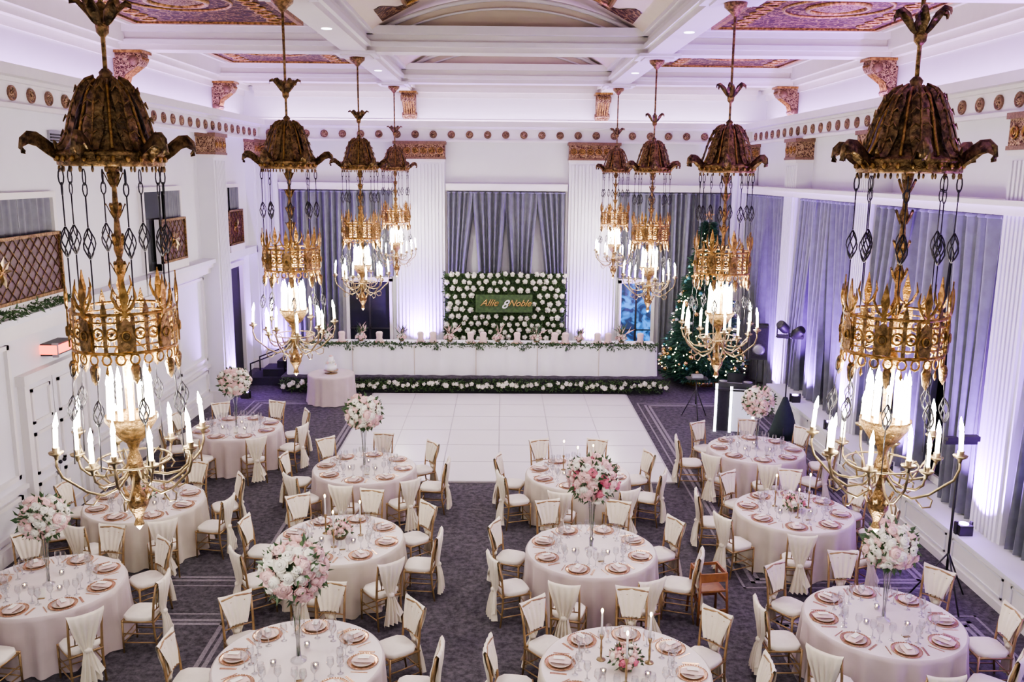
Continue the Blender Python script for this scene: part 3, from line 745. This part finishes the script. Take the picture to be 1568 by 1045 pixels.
for (x,y,kind,tm,off,var,vs_) in tables:
    inst(tm,'banquet_table',(x,y,0),U(0,6))
    n=8; h=.76
    for k in range(n):
        a=2*pi*k/n+off+U(-.05,.05)-.4
        r=1.21+U(-.02,.05); ca,sa=math.cos(a),math.sin(a)
        inst(CH,'dining_chair',(x+r*ca,y+r*sa,0),a+pi/2+U(-.12,.12))
        a2=2*pi*k/n+off-.4
        inst(psm,'place_setting',(x+.70*math.cos(a2),y+.70*math.sin(a2),h),a2+pi/2)
        for dd,rr in ((.20,.50),(-.17,.48),(.36,.56)):
            inst(wgm,'wine_glass',(x+rr*math.cos(a2+dd),y+rr*math.sin(a2+dd),h))
    if kind=='t':
        inst(TALL2 if var else TALL1,'tall_floral_centerpiece',(x,y,h),U(0,6),vs_)
    else:
        inst(LOWC,'low_floral_centerpiece',(x,y,h+.12),U(0,6))
        for k in range(3):
            a=k*2.1+.4; inst(TAPER,'taper_candlestick',(x+.30*math.cos(a),y+.30*math.sin(a),h),0,U(.9,1.15))
    for k in range(3):
        a=k*2.1+1.45; inst(vom,'votive_candle',(x+.27*math.cos(a),y+.27*math.sin(a),h))
    inst(tnm,'table_number_card',(x+.1,y-.38,h),.2)

# ------------------------------------------------------------ chandelier
def strip(mb,rows,c,s,m,arch=.25):
    vs=[];fs=[]
    for k,(r,z,w) in enumerate(rows):
        wob=w*(1.0 if k%2==0 else .78)
        for u,dz in ((-1,-1),(-.5,.1),(0,-.0),(.5,.1),(1,-1)):
            vs.append((r*c-s*wob*.5*u,r*s+c*wob*.5*u,z+dz*w*arch))
    for k in range(len(rows)-1):
        for i in range(4):
            a=k*5+i; fs.append((a,a+1,a+6,a+5))
    mb.add(vs,fs,m,True)
def chandelier():
    mb=MB()
    mb.tube([(0,0,6.6),(0,0,8.28)],.02,GOLDS,8)
    mb.lathe([(.16,8.28),(.15,8.22),(.08,8.16),(.03,8.1)],GOLDS,16)
    mb.lathe([(.02,6.95),(.045,6.98),(.05,7.03),(.025,7.06),(.04,7.12),(.055,7.17),(.022,7.2)],GOLDS,12)
    for i in range(6):
        a=i*pi/3; c,s=math.cos(a),math.sin(a)
        strip(mb,[(.03,7.04,.04),(.07,7.10,.08),(.11,7.17,.10),(.17,7.22,.07),(.215,7.20,.05),(.215,7.15,.02)],c,s,GOLDD,.5)
    mb.lathe([(.03,6.72),(.06,6.69),(.05,6.66),(.085,6.64),(.12,6.62),(.19,6.56),(.25,6.46),(.30,6.34),(.335,6.22),(.375,6.13),(.43,6.08)],GOLDD,32,None,True,False)
    for i in range(8):
        a=(i+.5)*pi/4; c,s=math.cos(a),math.sin(a)
        rows=[(.11,6.65,.05),(.185,6.62,.10),(.255,6.55,.15),(.315,6.44,.18),(.355,6.33,.19),(.39,6.22,.17),(.43,6.15,.12),(.475,6.13,.08),(.495,6.17,.03)]
        strip(mb,rows,c,s,GOLDD,.30)
        mb.tube([(r*c,r*s,z+.01) for r,z,w in rows],[.012,.014,.014,.013,.012,.012,.012,.01,.006],GOLDS,5)
        for (r,z,w) in rows[2:6]:
            for sg in (-1,1):
                mb.tube([(r*c,r*s,z+.005),(r*c-s*w*.28*sg,r*s+c*w*.28*sg,z+.035),(r*c*1.03-s*w*.5*sg,r*s*1.03+c*w*.5*sg,z-.01)],[.009,.009,.004],GOLDS,4)
        a=i*pi/4; c,s=math.cos(a),math.sin(a)
        mb.tube([(r*c,r*s,z) for r,z in ((.13,6.63),(.205,6.57),(.265,6.46),(.315,6.33),(.355,6.22),(.41,6.12))],.016,GOLD,5)
    for i in range(6):
        a=i*pi/3+.1; c,s=math.cos(a),math.sin(a)
        rows=[(.40,6.10,.11),(.46,6.12,.15),(.53,6.17,.16),(.60,6.215,.15),(.66,6.22,.13),(.71,6.18,.10),(.725,6.12,.07),(.69,6.09,.03)]
        strip(mb,rows,c,s,GOLDD,.55)
        mb.tube([(r*c,r*s,z) for r,z,w in rows],[.018,.023,.027,.029,.029,.027,.021,.01],GOLDD,6)
    mb.lathe([(.43,5.99),(.455,6.0),(.455,6.03),(.44,6.04),(.44,6.07),(.46,6.08),(.44,6.11),(.42,6.1),(.42,5.99),(.43,5.99)],GOLDS,32,None,True,False)
    for i in range(24):
        a=i*pi/12; mb.sphere((.455*math.cos(a),.455*math.sin(a),6.045),.024,GOLD,6,4)
        mb.sphere((.44*math.cos(a+.13),.44*math.sin(a+.13),5.97),.014,GOLDD,5,4,1.8)
    mb.lathe([(.025,6.6),(.025,6.05),(.06,6.0),(.045,5.92),(.02,5.85),(.025,5.72),(.045,5.66),(.022,5.6),(.035,5.45),(.045,5.35),(.022,5.28),(.055,5.2),(.028,5.12),(.024,5.0),(.05,4.93),(.03,4.85),(.024,4.6)],GOLDS,16)
    mb.lathe([(.024,4.6),(.07,4.5),(.045,4.42),(.035,3.95),(.1,3.9),(.19,3.97),(.22,4.0),(.22,3.96),(.12,3.82),(.055,3.76),(.035,3.7),(.06,3.62),(.075,3.55),(.045,3.46),(.03,3.4),(.055,3.33),(.09,3.26),(.09,3.22),(.045,3.14),(.028,3.1),(.045,3.05),(.001,3.0)],GOLDS,16)
    for z in (5.90,5.66,5.42,5.2,4.93): 
        for i in range(6):
            a=i*pi/3; strip(mb,[(.025,z-.06,.03),(.055,z,.05),(.08,z+.05,.04),(.09,z+.035,.012)],math.cos(a),math.sin(a),GOLDS,.4)
    def cage(x,y,z,h,r):
        for k in range(5):
            pts=[]
            for j in range(7):
                t=j/6; g=2*pi*k/5+t*2.2; rr=r*math.sin(pi*t)+.004; pts.append((x+rr*math.cos(g),y+rr*math.sin(g),z-h/2+h*t))
            mb.tube(pts,.0065,IRON,4)
    def link(x,y,z,h,a):
        M=Matrix.Translation((x,y,z))@Matrix.Rotation(a,4,'Z')@Matrix.Rotation(pi/2,4,'X')
        mb.torus(1,.0065,IRON,M,10,4,.022,h/2)
    for i in range(8):
        a=i*pi/4+.2; x,y=.435*math.cos(a),.435*math.sin(a)
        link(x,y,5.91,.12,a); link(x,y,5.82,.10,a+1.57)
        mb.tube([(x,y,5.77),(x,y,5.54)],.0065,IRON,4); cage(x,y,5.42,.23,.048); mb.tube([(x,y,5.3),(x,y,4.92)],.0065,IRON,4)
        x2,y2=.47*math.cos(a),.47*math.sin(a)
        link(x2,y2,4.42,.1,a); mb.tube([(x2,y2,4.37),(x2,y2,4.22)],.005,IRON,4); cage(x2,y2,4.12,.2,.040); mb.tube([(x2,y2,4.03),(x2,y2,3.66)],.005,IRON,4)
    R=.455
    for z,r in ((4.88,.014),(4.82,.008),(4.58,.014),(4.64,.008)): mb.torus(R,r,GOLD,Matrix.Translation((0,0,z)),36,6)
    for i in range(24):
        a=i*pi/12; M=Matrix.Translation((R*math.cos(a),R*math.sin(a),4.73))@Matrix.Rotation(a,4,'Z')@Matrix.Rotation(pi/2,4,'Y')
        mb.torus(.045,.011,GOLD,M,10,4); mb.sphere((R*math.cos(a),R*math.sin(a),4.73),.018,GOLDS,6,4)
        a+=pi/24; mb.box(-.006,.006,-.018,.018,4.58,4.88,GOLDS,Matrix.Rotation(a,4,'Z')@Matrix.Translation((R,0,0)))
        M=Matrix.Translation((R*math.cos(a),R*math.sin(a),4.53))@Matrix.Rotation(a,4,'Z')@Matrix.Rotation(pi/2,4,'Y')
        mb.torus(.04,.01,GOLD,M,8,4)
        if i%3==0:
            mb.lathe([(.001,-.13),(.03,-.09),(.045,0),(.03,.03),(.001,.04)],GOLDS,6,Matrix.Translation((R*math.cos(a),R*math.sin(a),4.46)))
        elif i%3==1:
            mb.lathe([(.001,-.06),(.018,-.03),(.001,.03)],GOLD,6,Matrix.Translation((R*math.cos(a),R*math.sin(a),4.46)))
    for i in range(8):
        a=i*pi/4; c,s=math.cos(a),math.sin(a)
        vs=[(-.05,4.60),(.05,4.60),(.07,4.7),(.045,4.82),(0,4.86),(-.045,4.82),(-.07,4.7)]
        M=Matrix.Rotation(a-pi/2,4,'Z')@Matrix.Translation((0,R+.02,0)); mb.prism(vs,-.008,.008,GOLDS,M)
        mb.torus(.035,.01,GOLD,M@Matrix.Translation((0,.015,4.72))@Matrix.Rotation(pi/2,4,'X'),10,4)
        fl=[(-.025,4.86),(.025,4.86),(.02,4.93),(.04,5.02),(.0,5.17),(-.04,5.02),(-.02,4.93)]
        mb.prism(fl,-.006,.006,GOLD,M)
        for sg in (-1,1):
            mb.tube([(sg*.01,0,4.9),(sg*.06,0,4.94),(sg*.10,0,5.02),(sg*.085,0,5.1)],[.012,.015,.013,.004],GOLD,5,M)
        a2=a+pi/8; M2=Matrix.Rotation(a2-pi/2,4,'Z')@Matrix.Translation((0,R,0))
        mb.prism([(-.03,4.86),(.03,4.86),(.025,4.92),(0,5.0),(-.025,4.92)],-.006,.006,GOLDS,M2)
    for i in range(4):
        a=i*pi/2+.3; mb.tube([(0,0,4.7),(R*math.cos(a),R*math.sin(a),4.62)],.009,GOLD,4)
    for i in range(12):
        a=i*pi/6; x,y=.175*math.cos(a),.175*math.sin(a); zt=4.24+.04*(i%2)
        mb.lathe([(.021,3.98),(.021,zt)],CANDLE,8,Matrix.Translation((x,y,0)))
        mb.lathe([(.014,zt),(.024,zt+.03),(.016,zt+.08),(.001,zt+.14)],BULB,8,Matrix.Translation((x,y,0)))
    for i in range(12):
        a=i*pi/6+.26; c,s=math.cos(a),math.sin(a)
        if i%2==0: pr=[(.04,3.52),(.14,3.40),(.27,3.36),(.40,3.42),(.51,3.52),(.58,3.58),(.615,3.68),(.61,3.77)]; rr,zz=.61,3.78
        else: pr=[(.05,3.58),(.14,3.50),(.26,3.48),(.37,3.50),(.44,3.56),(.46,3.66)]; rr,zz=.46,3.67
        mb.tube([(r*c,r*s,z) for r,z in pr],.012,BRASS,6)
        sc=[(.30,3.36),(.36,3.30),(.42,3.32),(.43,3.38),(.39,3.40)] if i%2==0 else [(.2,3.5),(.22,3.6),(.29,3.64),(.33,3.58),(.3,3.54)]
        mb.tube([(r*c,r*s,z) for r,z in sc],.008,BRASS,5)
        T=Matrix.Translation((rr*c,rr*s,0))
        mb.lathe([(.012,zz-.05),(.02,zz-.02),(.055,zz),(.06,zz+.015),(.025,zz+.012),(.028,zz+.05),(.02,zz+.05)],BRASS,12,T)
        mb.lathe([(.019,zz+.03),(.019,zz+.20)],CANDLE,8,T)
        mb.lathe([(.012,zz+.20),(.021,zz+.235),(.014,zz+.28),(.001,zz+.33)],BULB,8,T)
    mb.torus(.3,.01,BRASS,Matrix.Translation((0,0,3.62)),24,5)
    for i in range(8):
        a=i*pi/4; strip(mb,[(.03,3.2,.03),(.09,3.28,.06),(.14,3.36,.04),(.15,3.33,.015)],math.cos(a),math.sin(a),GOLDS)
    # slender proportions: crown and canopy narrower than the arm ring
    def fac(z):
        if z>6.85: return 1.0
        if z>4.4: return .85
        if z>3.9: return .85+(4.4-z)/.5*.10
        return .95
    mb.v=[(x*fac(z),y*fac(z),z) for (x,y,z) in mb.v]
    return mb.mesh('chandelier')
CHN=chandelier()
for s in (-1,1):
    for yy in (7.0,12.7,19.0,25.2):
        rz=U(0,.5); o=inst(CHN,'chandelier',(s*3.1,yy,0),rz)
        light('chandelier_glow','POINT',(0,0,4.40),85,(1.0,.91,.79),.10,parent=o)
        light('chandelier_glow_low','POINT',(0,0,2.93),42,(1.0,.92,.82),.10,parent=o)
dl=MB()
for yy in (3.3,9.6,15.8,22.1):
    for x in (-3.1,3.1): dl.lathe([(.09,8.35),(.09,8.358),(.001,8.358)],LED,16,Matrix.Translation((x,yy,0)))
dl.obj('recessed_downlights')
for yy in (3.3,9.6,15.8,22.1):
    for x in (-3.1,3.1): light('downlight','SPOT',(x,yy,8.3),300,(1,.95,.94),.12,spot=1.8)

# ------------------------------------------------------------ uplights
def uplight(x,y,z,lx,ly,en=420,col=(.42,.15,1.0)):
    mb=MB(); mb.box(-.1,.1,-.1,.1,0,.16,BLACK); mb.lathe([(.07,.16),(.07,.175),(.001,.175)],UPLED,12); mb.box(-.13,-.1,-.03,.03,0,.2,BLACK); mb.box(.1,.13,-.03,.03,0,.2,BLACK)
    o=mb.obj('uplight_fixture',(x,y,z))
    d=Vector((lx-x,ly-y,2.6)); rot=d.to_track_quat('-Z','Y').to_euler()
    light('uplight','SPOT',(x,y,z+.2),en,col,.05,rot,2.0)
for (x,y,z,lx,ly,en) in ((-2.6,26.7,RT,-2.6,27.3,1500),(2.68,26.7,RT,2.68,27.3,1500),(-6.9,22.9,0,-7.35,22.9,1200),(6.7,23.1,0,7.3,22.9,2000),(6.98,18.2,.61,7.35,18.2,2000),(6.98,12.6,.61,7.35,12.6,2200),(6.98,7.6,.61,7.35,7.6,2200),(-6.8,26.7,0,-7.3,27.2,900),(6.98,15.4,.61,7.4,15.4,1200),(6.98,20.5,.61,7.4,20.5,1200),(6.98,10.1,.61,7.4,10.1,1400)):
    uplight(x,y,z,lx,ly,en)

# ------------------------------------------------------------ DJ area
dj=MB()
dj.box(-.46,.46,-.3,.3,1.0,1.04,BLACK)
for x in (-.43,.43):
    dj.box(x-.03,x+.03,-.3,-.24,0,1.15,LED); dj.box(x-.03,x+.03,.22,.28,0,1.0,GREY)
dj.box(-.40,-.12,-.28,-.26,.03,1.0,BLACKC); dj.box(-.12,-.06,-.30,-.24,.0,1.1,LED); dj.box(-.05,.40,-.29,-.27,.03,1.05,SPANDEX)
dj.box(-.4,.4,-.1,.25,1.04,1.14,BLACK); dj.box(-.2,.15,-.05,.2,1.14,1.16,GREY)
dj.add([(-.2,-.06,1.16),(.15,-.06,1.16),(.15,-.16,1.40),(-.2,-.16,1.40)],[(0,1,2,3)],BLACK)
for k in (-.28,.28): dj.lathe([(.1,1.14),(.1,1.155),(.001,1.16)],GREY,16,Matrix.Translation((k,.1,0)))
dj.obj('dj_booth',(5.45,20.2,0),-.25)
def tripod(mb,h,sp=.4,m=BLACK):
    mb.tube([(0,0,.35),(0,0,h)],.018,m,6)
    for k in range(3):
        a=k*2.094+.5; mb.tube([(0,0,.75),(sp*math.cos(a),sp*math.sin(a),.01)],.013,m,5); mb.tube([(0,0,.3),(sp*.6*math.cos(a),sp*.6*math.sin(a),.3)],.008,m,4)
sp=MB(); tripod(sp,1.7); sp.box(-.22,.22,-.18,.18,1.5,2.35,BLACK); sp.box(-.19,.19,-.2,-.18,1.55,2.3,IRON); sp.lathe([(.15,0),(.1,.015),(.03,.02)],GREY,16,Matrix.Translation((0,-.2,1.76))@Matrix.Rotation(pi/2,4,'X')); sp.box(-.22,.22,-.05,.05,2.35,2.38,BLACK)
sp.obj('pa_speaker_on_stand',(6.25,21.3,0),-.2)
ls=MB(); tripod(ls,2.45,.4)
ls.lathe([(.36,.0),(.30,.2),(.2,.55),(.05,.95)],DKGREEN,9)
ls.tube([(-.3,0,2.35),(.3,0,2.35)],.02,BLACK,6)
for x,hh in ((-.15,2.58),(.17,2.48)):
    T=Matrix.Translation((x,-.04,hh))@Matrix.Rotation(.7,4,'X')@Matrix.Rotation(x*4,4,'Y')
    ls.lathe([(.07,-.15),(.11,-.08),(.11,.1),(.09,.15),(.08,.14)],BLACK,14,T); ls.box(x-.14,x-.11,-.04,.04,2.35,hh,BLACK); ls.box(x+.11,x+.14,-.04,.04,2.35,hh,BLACK); ls.box(x-.12,x+.12,-.08,.08,2.33,2.40,BLACK)
ls.obj('stage_light_stand',(6.45,19.6,0),-.3)
s2=MB(); tripod(s2,2.35,.45); s2.box(-.22,.22,-.03,.03,2.35,2.4,BLACK); s2.box(.02,.24,-.06,.06,2.4,2.47,BLACK); s2.box(-.2,-.05,-.05,.05,2.4,2.45,BLACK)
s2.obj('light_bar_stand',(6.25,11.6,0))
s3=MB(); tripod(s3,1.0,.35); s3.box(-.25,.25,-.15,.15,1.0,1.03,BLACK); s3.box(-.12,.14,-.1,.1,1.03,1.1,GREY); s3.obj('equipment_stand',(4.75,21.2,0))
hc=MB()
for sx in (-1,1):
    for sy in (-1,1): hc.tube([(sx*.21,sy*.21,0),(sx*.18,sy*.17,.72)],.018,WOOD,6)
    hc.box(sx*.18-.012,sx*.18+.012,-.18,.18,.66,.72,WOOD); hc.box(sx*.19-.01,sx*.19+.01,-.19,.19,.3,.34,WOOD)
hc.box(-.18,.18,-.17,.17,.44,.465,WOOD); hc.box(-.19,.19,-.19,-.17,.6,.72,WOOD); hc.box(-.19,.19,.165,.18,.68,.72,WOOD); hc.box(-.19,.19,-.2,-.18,.15,.2,WOOD); hc.box(-.19,.19,.18,.2,.22,.26,WOOD)
hc.obj('wooden_high_chair',(2.76,11.15,0),.15)

# ------------------------------------------------------------ world, camera
w=bpy.data.worlds.new('world'); scene.world=w; w.use_nodes=True
w.node_tree.nodes['Background'].inputs[0].default_value=(.96,.95,1.0,1); w.node_tree.nodes['Background'].inputs[1].default_value=.6
cam=bpy.data.cameras.new('camera'); co=bpy.data.objects.new('camera',cam); scene.collection.objects.link(co)
cam.sensor_width=36; cam.lens=1350/1568*36; cam.clip_end=200
R=Matrix.Rotation(math.radians(-0.65),4,'Z')@Matrix.Rotation(math.radians(90-10.82),4,'X')@Matrix.Rotation(math.radians(0.5),4,'Z')
co.matrix_world=Matrix.Translation((-0.07,0,5.97))@R
scene.camera=co
try:
    scene.view_settings.view_transform='AgX'; scene.view_settings.look='AgX - Medium High Contrast'
except Exception: pass
scene.view_settings.exposure=0.68
